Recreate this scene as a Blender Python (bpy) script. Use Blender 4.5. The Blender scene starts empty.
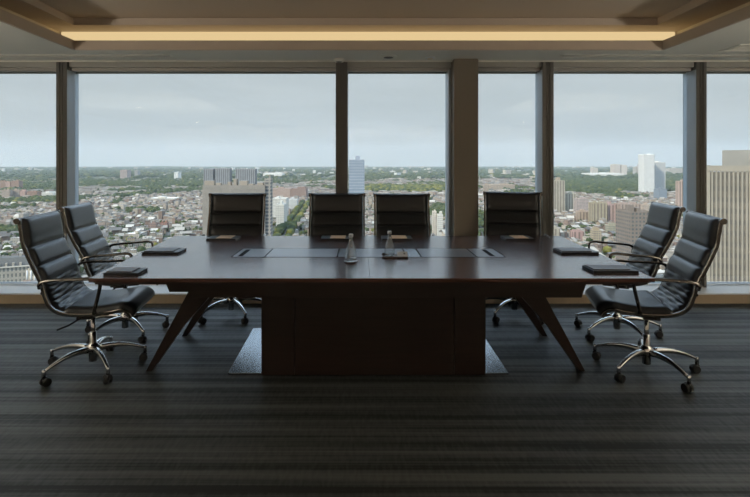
import bpy, bmesh, math, random
from mathutils import Vector, Matrix, noise
random.seed(11)
SC = bpy.context.scene
COL = SC.collection
PI = math.pi
R = math.radians

# ------------------------------------------------------------------ camera, sky, sun, exposure
FPX = 500.0; VX = 360.0; VY = 163.0; EYE = 1.4
cd = bpy.data.cameras.new('camera'); cam = bpy.data.objects.new('camera', cd); COL.objects.link(cam)
cam.location = (0, 0, EYE); cam.rotation_euler = (R(90), 0, 0)
cd.sensor_width = 36; cd.lens = FPX/750*36
cd.shift_x = (375-VX)/750; cd.shift_y = -(248.5-VY)/750
cd.clip_start = 0.05; cd.clip_end = 60000
SC.camera = cam
SC.view_settings.view_transform = 'Standard'; SC.view_settings.look = 'None'
SC.view_settings.gamma = 1; SC.view_settings.exposure = 0.0
SC.cycles.max_bounces = 8; SC.cycles.diffuse_bounces = 5; SC.cycles.glossy_bounces = 4
SC.cycles.transparent_max_bounces = 24; SC.cycles.volume_bounces = 1
SC.cycles.sample_clamp_indirect = 6
SC.cycles.use_denoising = True

w = bpy.data.worlds.new('sky'); SC.world = w; w.use_nodes = True
nt = w.node_tree; nt.nodes.clear()
out = nt.nodes.new('ShaderNodeOutputWorld'); bg = nt.nodes.new('ShaderNodeBackground')
tc = nt.nodes.new('ShaderNodeTexCoord'); sx = nt.nodes.new('ShaderNodeSeparateXYZ')
cr = nt.nodes.new('ShaderNodeValToRGB')
nt.links.new(tc.outputs['Generated'], sx.inputs[0]); nt.links.new(sx.outputs['Z'], cr.inputs[0])
e = cr.color_ramp.elements
e[0].position = 0.0; e[0].color = (.47, .52, .53, 1)
e[1].position = 1.0; e[1].color = (.9, 1.15, 1.5, 1)
a = e.new(.06); a.color = (.49, .53, .54, 1)
a = e.new(.18); a.color = (.53, .575, .59, 1)
a = e.new(.30); a.color = (1.2, 1.42, 1.68, 1)
a = e.new(.55); a.color = (1.6, 2.1, 2.7, 1)
mp = nt.nodes.new('ShaderNodeMapping'); mp.inputs['Scale'].default_value = (2.0, 2.0, 14)
nz = nt.nodes.new('ShaderNodeTexNoise'); nz.inputs['Scale'].default_value = 1.6; nz.inputs['Detail'].default_value = 5
nt.links.new(tc.outputs['Generated'], mp.inputs[0]); nt.links.new(mp.outputs[0], nz.inputs[0])
c2 = nt.nodes.new('ShaderNodeValToRGB'); c2.color_ramp.elements[0].position = .45; c2.color_ramp.elements[1].position = .8
c2.color_ramp.elements[0].color = (0, 0, 0, 1); c2.color_ramp.elements[1].color = (.35, .35, .35, 1)
nt.links.new(nz.outputs[0], c2.inputs[0])
mx = nt.nodes.new('ShaderNodeMixRGB'); mx.inputs[2].default_value = (.70, .74, .76, 1)
nt.links.new(c2.outputs[0], mx.inputs[0]); nt.links.new(cr.outputs[0], mx.inputs[1])
nt.links.new(mx.outputs[0], bg.inputs[0]); bg.inputs[1].default_value = 1.0
nt.links.new(bg.outputs[0], out.inputs[0])

FILL_TORCH = 98.0   # watts of each added uplighting floor lamp
FILL_WASHER = 22.0   # watts of each added wall washer
sl = bpy.data.lights.new('sun', 'SUN'); sl.energy = 4.6; sl.angle = R(2); sl.color = (1.0, .86, .68)
so = bpy.data.objects.new('sun', sl); COL.objects.link(so)
# the sun stands behind the camera, to the left and high
so.rotation_euler = Vector((0.75, 0.62, -0.75)).to_track_quat('-Z', 'Y').to_euler()

# ------------------------------------------------------------------ materials
def lk(nt, a, b): nt.links.new(a, b)
def mat(name, col, rough=.5, metal=0., spec=.5, coat=0., coat_r=.1, noise_amt=0., noise_scale=20., bump=0., bump_scale=200., sheen=0.):
    m = bpy.data.materials.new(name); m.use_nodes = True
    nt = m.node_tree; b = nt.nodes['Principled BSDF']
    b.inputs['Base Color'].default_value = (*col, 1); b.inputs['Roughness'].default_value = rough
    b.inputs['Metallic'].default_value = metal; b.inputs['Specular IOR Level'].default_value = spec
    b.inputs['Coat Weight'].default_value = coat; b.inputs['Coat Roughness'].default_value = coat_r
    b.inputs['Sheen Weight'].default_value = sheen
    tc = nt.nodes.new('ShaderNodeTexCoord')
    if noise_amt:
        n = nt.nodes.new('ShaderNodeTexNoise'); n.inputs['Scale'].default_value = noise_scale; n.inputs['Detail'].default_value = 4
        lk(nt, tc.outputs['Object'], n.inputs[0])
        mr = nt.nodes.new('ShaderNodeMapRange'); mr.inputs['To Min'].default_value = 1-noise_amt; mr.inputs['To Max'].default_value = 1+noise_amt
        lk(nt, n.outputs[0], mr.inputs[0])
        v = nt.nodes.new('ShaderNodeVectorMath'); v.operation = 'SCALE'; v.inputs[0].default_value = col
        lk(nt, mr.outputs[0], v.inputs['Scale']); lk(nt, v.outputs[0], b.inputs['Base Color'])
    if bump:
        n = nt.nodes.new('ShaderNodeTexNoise'); n.inputs['Scale'].default_value = bump_scale
        lk(nt, tc.outputs['Object'], n.inputs[0])
        bp = nt.nodes.new('ShaderNodeBump'); bp.inputs['Strength'].default_value = bump; bp.inputs['Distance'].default_value = .002
        lk(nt, n.outputs[0], bp.inputs['Height']); lk(nt, bp.outputs[0], b.inputs['Normal'])
    return m

M = {}
M['leather'] = mat('black_leather', (.009, .011, .014), .29, spec=.42, bump=.25, bump_scale=260, noise_amt=.15, noise_scale=9)
M['chrome'] = mat('polished_aluminium', (.62, .62, .62), .16, 1., noise_amt=.04)
M['bronze'] = mat('dark_polished_frame', (.20, .19, .18), .24, 1., noise_amt=.05)
M['blackplastic'] = mat('black_plastic', (.012, .012, .013), .45, noise_amt=.1)
M['frame'] = mat('window_frame_paint', (.125, .124, .116), .42, noise_amt=.04)
M['head'] = mat('window_head_paint', (.40, .40, .375), .5, noise_amt=.03)
M['pier'] = mat('bronze_grey_pier', (.20, .175, .14), .5, noise_amt=.03)
M['reveal'] = mat('aluminium_reveal', (.42, .47, .52), .4, .2, noise_amt=.03)
M['kick'] = mat('beige_enclosure', (.40, .32, .23), .55, noise_amt=.04)
M['sill'] = mat('grey_sill', (.74, .76, .78), .38, noise_amt=.03)
M['soffit'] = mat('ceiling_paint', (.84, .83, .76), .85, noise_amt=.015, noise_scale=2)
M['tray'] = mat('tray_ceiling_paint', (.56, .48, .40), .85, noise_amt=.02, noise_scale=2)
M['cream'] = mat('cove_paint', (.78, .70, .55), .8, noise_amt=.02, noise_scale=2)
M['wall'] = mat('wall_paint', (.66, .61, .54), .8, noise_amt=.03)
M['dark'] = mat('dark_recess', (.008, .008, .008), .9, spec=.1, noise_amt=.05)
M['steel'] = mat('brushed_steel', (.22, .25, .28), .26, 1., noise_amt=.05, noise_scale=6)
M['tan_paper'] = mat('tan_card', (.72, .52, .33), .7, noise_amt=.06)
M['white_card'] = mat('pale_card', (.45, .44, .43), .5, noise_amt=.03)
M['brown_cover'] = mat('brown_leatherette', (.055, .043, .040), .45, noise_amt=.1)
M['black_cover'] = mat('black_leatherette', (.012, .013, .015), .42, spec=.3, noise_amt=.1)
M['pages'] = mat('page_edges', (.30, .29, .27), .7, noise_amt=.1)
M['traywood'] = mat('dark_tray', (.05, .03, .02), .35, noise_amt=.1)
M['bottlecap'] = mat('silver_cap', (.55, .56, .56), .3, .8, noise_amt=.05)
M['panel'] = mat('satin_grey_panel', (.16, .16, .165), .3, .7, noise_amt=.05)
M['panel_light'] = mat('light_satin_panel', (.36, .38, .40), .25, .8, noise_amt=.05)

def wood(name, col, rough=.22, coat=.3):
    m = mat(name, col, rough, coat=coat, coat_r=.14)
    nt = m.node_tree; b = nt.nodes['Principled BSDF']; tc = nt.nodes.new('ShaderNodeTexCoord')
    mp = nt.nodes.new('ShaderNodeMapping'); mp.inputs['Scale'].default_value = (1.2, 22, 22)
    n = nt.nodes.new('ShaderNodeTexNoise'); n.inputs['Scale'].default_value = 2.2; n.inputs['Detail'].default_value = 6
    lk(nt, tc.outputs['Object'], mp.inputs[0]); lk(nt, mp.outputs[0], n.inputs[0])
    r = nt.nodes.new('ShaderNodeValToRGB')
    r.color_ramp.elements[0].position = .3; r.color_ramp.elements[0].color = (*[c*.6 for c in col], 1)
    r.color_ramp.elements[1].position = .75; r.color_ramp.elements[1].color = (*[c*1.5 for c in col], 1)
    lk(nt, n.outputs[0], r.inputs[0]); lk(nt, r.outputs[0], b.inputs['Base Color'])
    return m
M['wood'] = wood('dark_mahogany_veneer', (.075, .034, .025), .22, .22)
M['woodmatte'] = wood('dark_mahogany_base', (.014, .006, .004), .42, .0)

def carpet_mat():
    m = mat('striped_carpet', (.05, .055, .06), .62, spec=.55, sheen=.0)
    nt = m.node_tree; b = nt.nodes['Principled BSDF']; tc = nt.nodes.new('ShaderNodeTexCoord')
    def nse(scale, detail, sc=1):
        mp = nt.nodes.new('ShaderNodeMapping'); mp.inputs['Scale'].default_value = scale
        n = nt.nodes.new('ShaderNodeTexNoise'); n.inputs['Scale'].default_value = sc; n.inputs['Detail'].default_value = detail
        lk(nt, tc.outputs['Object'], mp.inputs[0]); lk(nt, mp.outputs[0], n.inputs[0]); return n
    n1 = nse((.22, 11, 1), 7)       # long stripes along the room
    n2 = nse((.6, 60, 1), 3)       # fine threads
    n3 = nse((55, 12, 1), 2)       # cross weave
    def mth(op, a, bb):
        x = nt.nodes.new('ShaderNodeMath'); x.operation = op
        for i, q in enumerate((a, bb)):
            if isinstance(q, (int, float)): x.inputs[i].default_value = q
            else: lk(nt, q, x.inputs[i])
        return x.outputs[0]
    s = mth('ADD', mth('MULTIPLY', n1.outputs[0], .62), mth('ADD', mth('MULTIPLY', n2.outputs[0], .25), mth('MULTIPLY', n3.outputs[0], .13)))
    r = nt.nodes.new('ShaderNodeValToRGB')
    r.color_ramp.elements[0].position = .42; r.color_ramp.elements[0].color = (.010, .012, .013, 1)
    r.color_ramp.elements[1].position = .60; r.color_ramp.elements[1].color = (.049, .055, .053, 1)
    lk(nt, s, r.inputs[0]); lk(nt, r.outputs[0], b.inputs['Base Color'])
    sp_ = nt.nodes.new('ShaderNodeMapRange'); sp_.inputs['From Min'].default_value = .42; sp_.inputs['From Max'].default_value = .60; sp_.inputs['To Min'].default_value = .35; sp_.inputs['To Max'].default_value = 1.0
    lk(nt, s, sp_.inputs[0]); lk(nt, sp_.outputs[0], b.inputs['Specular IOR Level'])
    bp = nt.nodes.new('ShaderNodeBump'); bp.inputs['Strength'].default_value = .6; bp.inputs['Distance'].default_value = .006
    lk(nt, s, bp.inputs['Height']); lk(nt, bp.outputs[0], b.inputs['Normal'])
    return m
M['carpet'] = carpet_mat()

def glass_mat():
    m = bpy.data.materials.new('window_glass'); m.use_nodes = True; nt = m.node_tree; nt.nodes.clear()
    o = nt.nodes.new('ShaderNodeOutputMaterial'); mx = nt.nodes.new('ShaderNodeMixShader')
    t = nt.nodes.new('ShaderNodeBsdfTransparent'); t.inputs[0].default_value = (.96, .985, .99, 1)
    g = nt.nodes.new('ShaderNodeBsdfGlossy'); g.inputs['Roughness'].default_value = .02
    f = nt.nodes.new('ShaderNodeFresnel'); f.inputs['IOR'].default_value = 1.35
    lk(nt, f.outputs[0], mx.inputs[0]); lk(nt, t.outputs[0], mx.inputs[1]); lk(nt, g.outputs[0], mx.inputs[2]); lk(nt, mx.outputs[0], o.inputs[0])
    return m
M['glass'] = glass_mat()
def bottle_mat():
    m = mat('clear_bottle_glass', (.92, .95, .95), .03)
    b = m.node_tree.nodes['Principled BSDF']; b.inputs['Transmission Weight'].default_value = .95; b.inputs['IOR'].default_value = 1.45
    return m
M['bottle'] = bottle_mat()
def emit(name, col, s):
    m = bpy.data.materials.new(name); m.use_nodes = True; nt = m.node_tree; nt.nodes.clear()
    o = nt.nodes.new('ShaderNodeOutputMaterial'); e = nt.nodes.new('ShaderNodeEmission')
    e.inputs[0].default_value = (*col, 1); e.inputs[1].default_value = s; lk(nt, e.outputs[0], o.inputs[0]); return m
M['led'] = emit('warm_diffuser', (.78, .58, .30), 1.0)
M['lamp'] = emit('warm_fill_lamp', (1, .74, .45), 14.0)  # glow of the added downlights and wall washers

def facade(name, pu=3.2, pv=3.3, wu=.5, wv=.5, wincol=(.07, .085, .10), mixv=.8, roofless=True):
    """wall colour from the face attribute Col, windows and painted bay shade as a grid in metres on the uv map"""
    m = bpy.data.materials.new(name); m.use_nodes = True; nt = m.node_tree; b = nt.nodes['Principled BSDF']
    b.inputs['Roughness'].default_value = .8; b.inputs['Specular IOR Level'].default_value = .2
    at = nt.nodes.new('ShaderNodeAttribute'); at.attribute_name = 'Col'
    uv = nt.nodes.new('ShaderNodeUVMap'); uv.uv_map = 'UVMap'; sp = nt.nodes.new('ShaderNodeSeparateXYZ'); lk(nt, uv.outputs[0], sp.inputs[0])
    def mth(op, *q):
        x = nt.nodes.new('ShaderNodeMath'); x.operation = op
        for i, a in enumerate(q):
            if isinstance(a, (int, float)): x.inputs[i].default_value = a
            else: lk(nt, a, x.inputs[i])
        return x.outputs[0]
    def band(src, p, wd):
        fr = mth('FRACT', mth('DIVIDE', src, p))
        return mth('MULTIPLY', mth('GREATER_THAN', fr, .5-wd/2), mth('LESS_THAN', fr, .5+wd/2))
    k = mth('MULTIPLY', band(sp.outputs[0], pu, wu), band(sp.outputs[1], pv, wv)) if pv else band(sp.outputs[0], pu, wu)
    k = mth('MULTIPLY', k, mth('GREATER_THAN', sp.outputs[1], .01))
    k = mth('MULTIPLY', k, mixv)
    n = nt.nodes.new('ShaderNodeTexNoise'); n.inputs['Scale'].default_value = .15; n.inputs['Detail'].default_value = 5
    g = nt.nodes.new('ShaderNodeNewGeometry'); lk(nt, g.outputs['Position'], n.inputs[0])
    mr = nt.nodes.new('ShaderNodeMapRange'); mr.inputs['To Min'].default_value = .75; mr.inputs['To Max'].default_value = 1.25; lk(nt, n.outputs[0], mr.inputs[0])
    v = nt.nodes.new('ShaderNodeVectorMath'); v.operation = 'SCALE'; lk(nt, at.outputs['Color'], v.inputs[0]); lk(nt, mr.outputs[0], v.inputs['Scale'])
    mx = nt.nodes.new('ShaderNodeMixRGB'); lk(nt, k, mx.inputs[0]); lk(nt, v.outputs[0], mx.inputs[1]); mx.inputs[2].default_value = (*wincol, 1)
    lk(nt, mx.outputs[0], b.inputs['Base Color'])
    return m
M['fac'] = facade('masonry_facade')
M['fac_small'] = facade('house_facade', 2.6, 3.0, .42, .48, mixv=.7)
M['fac_strip'] = facade('vertical_strip_facade', 3.0, 0, .5, 1, (.07, .08, .09), .8)
M['fac_grand'] = facade('grand_facade', 3.4, 6.0, .42, .62, (.10, .11, .11), .8)
M['fac_bay_shade'] = facade('bay_shade_facade', 6.5, 0, .42, 1, (.13, .105, .085), .75)  # shading between bays painted as darker vertical strips on a flat wall
M['fac_glass'] = facade('glass_grid_facade', 2.4, 3.6, .8, .7, (.17, .22, .27), .85)

def leafmat(name, c1, c2):
    m = bpy.data.materials.new(name); m.use_nodes = True; nt = m.node_tree; b = nt.nodes['Principled BSDF']
    b.inputs['Roughness'].default_value = .9; b.inputs['Specular IOR Level'].default_value = .1
    g = nt.nodes.new('ShaderNodeNewGeometry')
    n = nt.nodes.new('ShaderNodeTexNoise'); n.inputs['Scale'].default_value = .035; n.inputs['Detail'].default_value = 8; n.inputs['Roughness'].default_value = .7
    lk(nt, g.outputs['Position'], n.inputs[0]); r = nt.nodes.new('ShaderNodeValToRGB')
    r.color_ramp.elements[0].position = .35; r.color_ramp.elements[0].color = (*c1, 1)
    r.color_ramp.elements[1].position = .68; r.color_ramp.elements[1].color = (*c2, 1)
    lk(nt, n.outputs[0], r.inputs[0]); lk(nt, r.outputs[0], b.inputs['Base Color']); return m
M['leaf'] = leafmat('tree_leaves', (.022, .036, .018), (.085, .100, .036))
M['leaf_yellow'] = leafmat('early_autumn_leaves', (.07, .085, .02), (.20, .18, .05))
M['bark'] = mat('bark', (.08, .06, .045), .9, noise_amt=.2)

M['fac_plain'] = facade('plain_masonry', 3, 3, 0, 0, mixv=0)
def ground_mat():
    m = bpy.data.materials.new('city_ground'); m.use_nodes = True; nt = m.node_tree; b = nt.nodes['Principled BSDF']
    b.inputs['Roughness'].default_value = .95; b.inputs['Specular IOR Level'].default_value = .1
    tc = nt.nodes.new('ShaderNodeTexCoord')
    def nse(sc, det, rgh=.6):
        n = nt.nodes.new('ShaderNodeTexNoise'); n.inputs['Scale'].default_value = sc; n.inputs['Detail'].default_value = det; n.inputs['Roughness'].default_value = rgh
        lk(nt, tc.outputs['Object'], n.inputs[0]); return n
    def ramp(src, *st):
        r = nt.nodes.new('ShaderNodeValToRGB'); el = r.color_ramp.elements
        el[0].position, el[0].color = st[0][0], (*st[0][1], 1); el[1].position, el[1].color = st[-1][0], (*st[-1][1], 1)
        for p, c in st[1:-1]: q = el.new(p); q.color = (*c, 1)
        lk(nt, src, r.inputs[0]); return r
    fine = ramp(nse(.03, 9, .75).outputs[0], (.34, (.045, .065, .03)), (.47, (.085, .10, .05)), (.53, (.16, .155, .14)), (.62, (.36, .34, .31)))
    big = ramp(nse(.0011, 5).outputs[0], (.42, (0, 0, 0)), (.58, (1, 1, 1)))
    green = ramp(nse(.02, 8).outputs[0], (.35, (.022, .036, .018)), (.7, (.07, .08, .035)))
    mx = nt.nodes.new('ShaderNodeMixRGB'); lk(nt, big.outputs[0], mx.inputs[0]); lk(nt, fine.outputs[0], mx.inputs[1]); lk(nt, green.outputs[0], mx.inputs[2])
    lk(nt, mx.outputs[0], b.inputs['Base Color']); return m
M['ground'] = ground_mat()
M['asphalt'] = mat('asphalt', (.17, .165, .16), .9, noise_amt=.2, noise_scale=.1)

# ------------------------------------------------------------------ mesh helpers
class MB:
    def __init__(s): s.v = []; s.f = []; s.sm = []; s.mi = []
    def add(s, vs, fs, smooth=False, mi=0):
        o = len(s.v); s.v += [tuple(p) for p in vs]
        for f in fs: s.f.append([i+o for i in f]); s.sm.append(smooth); s.mi.append(mi)
        return s
    def box(s, x0, x1, y0, y1, z0, z1, mi=0):
        return s.add([(x, y, z) for z in (z0, z1) for y in (y0, y1) for x in (x0, x1)],
                     [(0, 2, 3, 1), (4, 5, 7, 6), (0, 1, 5, 4), (2, 6, 7, 3), (0, 4, 6, 2), (1, 3, 7, 5)], False, mi)
    def prism(s, poly, axis, a0, a1, mi=0):
        """poly in the two other axes, extruded along axis"""
        def P(p, a): return {'x': (a, p[0], p[1]), 'y': (p[0], a, p[1]), 'z': (p[0], p[1], a)}[axis]
        n = len(poly); vs = [P(p, a0) for p in poly]+[P(p, a1) for p in poly]
        fs = [list(range(n)), list(range(2*n-1, n-1, -1))]+[(i, i+n, (i+1) % n+n, (i+1) % n) for i in range(n)]
        return s.add(vs, fs, False, mi)
    def tube(s, pts, rad, n=10, cap=True, flat=None):
        pts = [Vector(p) for p in pts]; m = len(pts); rings = []
        rr = rad if isinstance(rad, (list, tuple)) else [rad]*m
        t0 = (pts[1]-pts[0]).normalized(); up = Vector((0, 1, 0)) if abs(t0.y) < .9 else Vector((0, 0, 1))
        nrm = (up - t0*up.dot(t0)).normalized()
        for i in range(m):
            t = (pts[min(i+1, m-1)]-pts[max(i-1, 0)]).normalized()
            nrm = (nrm - t*nrm.dot(t)).normalized(); b = t.cross(nrm)
            a = rr[i]; fa, fb = (a, a) if flat is None else (a*flat[0], a*flat[1])
            rings.append([pts[i]+nrm*math.cos(2*PI*k/n)*fa+b*math.sin(2*PI*k/n)*fb for k in range(n)])
        vs = [p for r in rings for p in r]; fs = []
        for i in range(m-1):
            for k in range(n): fs.append((i*n+k, i*n+(k+1) % n, (i+1)*n+(k+1) % n, (i+1)*n+k))
        s.add(vs, fs, True)
        if cap: s.add(rings[0], [list(range(n-1, -1, -1))]); s.add(rings[-1], [list(range(n))])
        return s
    def lathe(s, prof, c=(0, 0), n=24, smooth=True):
        vs = []; fs = []; m = len(prof)
        for r, z in prof:
            for k in range(n): vs.append((c[0]+r*math.cos(2*PI*k/n), c[1]+r*math.sin(2*PI*k/n), z))
        for i in range(m-1):
            for k in range(n): fs.append((i*n+k, i*n+(k+1) % n, (i+1)*n+(k+1) % n, (i+1)*n+k))
        fs.append(list(range(n-1, -1, -1))); fs.append([(m-1)*n+k for k in range(n)])
        return s.add(vs, fs, smooth)
    def build(s, name, m, parent=None, bevel=0, loc=None):
        me = bpy.data.meshes.new(name); me.from_pydata(s.v, [], s.f)
        me.polygons.foreach_set('use_smooth', s.sm)
        for x in (m if isinstance(m, list) else [m]): me.materials.append(x)
        me.polygons.foreach_set('material_index', s.mi)
        bm = bmesh.new(); bm.from_mesh(me); bmesh.ops.recalc_face_normals(bm, faces=bm.faces)
        if bevel: 
            bmesh.ops.remove_doubles(bm, verts=bm.verts, dist=1e-5)
            bmesh.ops.bevel(bm, geom=[e for e in bm.edges if len(e.link_faces) == 2 and e.calc_face_angle(0) > .5], offset=bevel, segments=2, affect='EDGES', profile=.6)
        bm.to_mesh(me); bm.free()
        o = bpy.data.objects.new(name, me); COL.objects.link(o)
        if parent: o.parent = parent
        if loc: o.location = loc
        return o
def tag(o, label=None, cat=None, group=None, kind=None):
    if label: o['label'] = label
    if cat: o['category'] = cat
    if group: o['group'] = group
    if kind: o['kind'] = kind
    return o
def empty(name, loc, rz, label, cat, group=None):
    o = bpy.data.objects.new(name, None); COL.objects.link(o); o.location = loc; o.rotation_euler = (0, 0, rz)
    o.empty_display_size = .1
    return tag(o, label, cat, group)
def copy_tree(o, parent=None):
    c = o.copy(); COL.objects.link(c); c.parent = parent
    for ch in list(o.children): copy_tree(ch, c)
    return c
def struct(mb, name, m, parent=None, bevel=0):
    o = mb.build(name, m, parent, bevel)
    if not parent: o['kind'] = 'structure'
    return o

# ------------------------------------------------------------------ the room
XL, XR, YB = -6.0, 6.0, -4.0
WY = 4.98        # front of the low enclosure under the glass
GY = 5.34        # glass
ZS = 2.46; ZLIP = 2.55; ZA = 2.70; ZT = 2.765
struct(MB().box(XL, XR, YB, 5.5, -.25, 0), 'floor', M['carpet'])
# ceiling: soffit ring around a tray, cove shelf, tier and raised panel
HX0, HX1, HY0, HY1 = -2.70, 2.86, -1.6, 4.71
SX0, SX1, SY0, SY1 = -2.98, 3.14, -1.9, 5.0
c = MB()
c.box(XL, HX0, YB, 5.5, ZS, ZS+.03).box(HX1, XR, YB, 5.5, ZS, ZS+.03).box(HX0, HX1, YB, HY0, ZS, ZS+.03).box(HX0, HX1, HY1, 5.5, ZS, ZS+.03)
struct(c, 'ceiling', M['soffit'])
t = .02
c = MB()
z_ = ZS+.002; c.box(HX0, HX0+t, HY0, HY1, z_, ZLIP).box(HX1-t, HX1, HY0, HY1, z_, ZLIP).box(HX0+t, HX1-t, HY0, HY0+t, z_, ZLIP).box(HX0+t, HX1-t, HY1-t, HY1, z_, ZLIP)
tag(c.build('trim_1', M['tray']), kind='structure')
c = MB()
c.box(SX0-.05, SX0, SY0-.05, SY1+.05, ZS+.03, ZA+.1).box(SX1, SX1+.05, SY0-.05, SY1+.05, ZS+.03, ZA+.1).box(SX0, SX1, SY0-.05, SY0, ZS+.03, ZA+.1).box(SX0, SX1, SY1, SY1+.05, ZS+.03, ZA+.1)
struct(c, 'trim_2', M['cream'])
TX0, TX1, TY0, TY1 = -2.70, 2.80, -1.6, 4.71
c = MB()
c.box(SX0, TX0, SY0, SY1, ZA, ZT+.03).box(TX1, SX1, SY0, SY1, ZA, ZT+.03).box(TX0, TX1, SY0, TY0, ZA, ZT+.03).box(TX0, TX1, TY1, SY1, ZA, ZT+.03)
struct(c, 'trim_3', M['tray'])
struct(MB().box(TX0-.01, TX1+.01, TY0-.01, TY1+.01, ZT, ZT+.05), 'trim_4', M['tray'])
struct(MB().box(XL, XR, YB, 5.5, 2.95, 3.05), 'trim_5', M['wall'])
# walls
struct(MB().box(XL-.1, XL, YB-.1, 5.5, -.25, 3.05), 'wall_left', M['wall'])
struct(MB().box(XR, XR+.1, YB-.1, 5.5, -.25, 3.05), 'wall_right', M['wall'])
struct(MB().box(XL-.1, XR+.1, YB-.1, YB, -.25, 3.05), 'wall_back', M['wall'])
struct(MB().box(XL, XR, YB, YB+.015, 0, .1), 'baseboard_back', M['woodmatte'])
# low enclosure under the windows, its sill and grille
k = MB().box(XL, XR, WY, 5.5, .0, .088)
struct(k, 'wall_window', M['kick'])
k = MB().box(XL, XR, WY-.012, 5.30, .088, .104)
struct(k, 'trim_6', M['sill'], bevel=.003)
k = MB().box(XL, XR, 5.31, 5.42, .104, .112)
for i in range(480): x = XL+.025*i; k.box(x, x+.012, 5.255, 5.30, .104, .107)
struct(k, 'trim_7', M['sill'])
# head band
k = MB().box(XL, XR, 5.24, 5.44, 2.405, ZS).box(XL, XR, 5.28, 5.44, 2.372, 2.405)
struct(k, 'trim_8', M['head'])
k = MB().box(XL, XR, 5.17, 5.185, ZS-.012, ZS)
struct(k, 'trim_9', M['soffit'])
# linear slot diffusers in the soffit
for n_, (x0, x1) in enumerate([(-3.9, -1.86), (1.98, 4.4)]):
    d = empty('slot_diffuser', ((x0+x1)/2, 4.93, ZS), 0, ['long linear air slot in the ceiling above the two left windows', 'long linear air slot in the ceiling right of the wide pier'][n_], 'air vent')
    h = (x1-x0)/2
    MB().box(-h, h, -.03, -.018, -.006, 0).box(-h, h, .022, .034, -.006, 0).box(-h, -h+.012, -.03, .03, -.006, 0).box(h-.012, h, -.03, .03, -.006, 0).build('frame', M['soffit'], d)
    MB().box(-h+.012, h-.012, -.018, .022, -.002, .0).build('slot', M['dark'], d)

MULL = [(-6.0, -5.9), (-3.16, -3.05), (-.25, -.131), (1.90, 2.013), (3.50, 3.605), (5.9, 6.0)]
k = 10
for (x0, x1) in MULL:
    xm = (x0+x1)/2; wd = x1-x0
    m_ = MB().box(x0, x0+wd*.3, 5.20, 5.42, .104, ZS).box(x1-wd*.3, x1, 5.20, 5.42, .104, ZS).box(x0+wd*.3, x1-wd*.3, 5.215, 5.42, .104, ZS)
    m_.box(x0+wd*.44, x0+wd*.56, 5.205, 5.22, .104, ZS)
    struct(m_, 'trim_%d' % k, M['frame']); k += 1
    # pale aluminium cheeks on both sides
    ch = MB().box(x0-.004, x0, 5.205, 5.41, .112, 2.372).box(x1, x1+.004, 5.205, 5.41, .112, 2.372)
    struct(ch, 'trim_%d' % k, M['reveal']); k += 1
# wide pier
struct(MB().box(.955, 1.20, 5.08, 5.44, .104, ZS).box(1.203, 1.222, 5.16, 5.44, .104, ZS), 'trim_%d' % k, M['pier'], bevel=.004); k += 1
struct(MB().box(.925, .950, 5.22, 5.42, .112, 2.372), 'trim_%d' % k, M['reveal']); k += 1
xs = [(-5.9, -3.16), (-3.05, -.25), (-.131, .94), (1.21, 1.90), (2.013, 3.50), (3.605, 5.9)]
for i, (x0, x1) in enumerate(xs):
    wi = struct(MB().box(x0, x1, GY+.02, GY+.05, .100, .116).box(x0, x1, GY+.02, GY+.05, 2.36, 2.39), 'window_%d' % (i+1), M['frame'])
    MB().box(x0+.001, x1-.001, GY, GY+.012, .112, 2.38).build('pane', M['glass'], wi)

# cove strip lamp, lying on the shelf behind the lip
cv = empty('cove_light', (.08, 4.96, ZS+.03), 0, 'long warm glowing light strip along the window side of the ceiling tray', 'ceiling light')
MB().box(-3.05, 3.05, 0, .035, 0, .238).build('housing', M['cream'], cv)
MB().box(-3.04, 3.04, -.006, 0, .012, .232).build('diffuser', M['led'], cv)
# round ceiling fittings
def fitting(name, px, py, rad, label, cat, lit=False, drop=.012):
    d = (ZS-EYE)*FPX/(VY-py); x = (px-VX)*d/FPX
    r = empty(name, (x, d, ZS), 0, label, cat)
    MB().lathe([(rad, 0), (rad, -drop*.5), (rad*.85, -drop), (rad*.6, -drop)], n=28).build('trim_ring', M['sill'] if lit else M['soffit'], r)
    MB().lathe([(rad*.58, 0), (rad*.58, -drop-.001), (rad*.3, -drop-.006)], n=20).build('lens' if lit else 'center_disc', M['cream'] if lit else M['frame'], r)
    return r
fitting('smoke_detector', 339, 59, .055, 'round smoke detector on the ceiling by the second mullion', 'smoke detector', drop=.03)
fitting('ceiling_speaker', 388.5, 56.5, .085, 'flush round ceiling speaker above the third window', 'ceiling speaker')
fitting('recessed_downlight', 430, 57.5, .05, 'small pale recessed downlight left of the wide pier', 'ceiling light', True)
# air grille at the right
g = empty('ceiling_grille', (3.86, 4.60, ZS), 0, 'rectangular louvred air grille in the ceiling at far right', 'air vent')
MB().box(-.47, .47, -.14, -.11, -.008, 0).box(-.47, .47, .11, .14, -.008, 0).box(-.47, -.43, -.11, .11, -.008, 0).box(.43, .47, -.11, .11, -.008, 0).build('frame', M['soffit'], g)
MB().box(-.43, .43, -.11, .11, -.002, 0).build('backing', M['dark'], g)
l = MB()
for i in range(7): y = -.09+i*.03; l.box(-.43, .43, y, y+.008, -.007, -.002)
for i in range(16): x = -.4+i*.053; l.box(x, x+.006, -.11, .11, -.0065, -.002)
l.build('louvre', M['soffit'], g)
# downlights added out of frame to brighten the room
for (x, y) in [(-4.2, 1.2), (4.2, 1.2), (-4.2, -2.2), (4.2, -2.2), (0, -2.8)]:
    r = empty('recessed_downlight', (x, y, ZS), 0, 'added fill downlight in the ceiling behind the camera', 'ceiling light', 'added downlights behind the camera')
    MB().lathe([(.06, 0), (.06, -.006), (.045, -.008)], n=20).build('trim_ring', M['sill'], r)
    MB().lathe([(.044, -.0075), (.044, -.010), (.02, -.011)], n=20).build('lens', M['lamp'], r)

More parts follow.
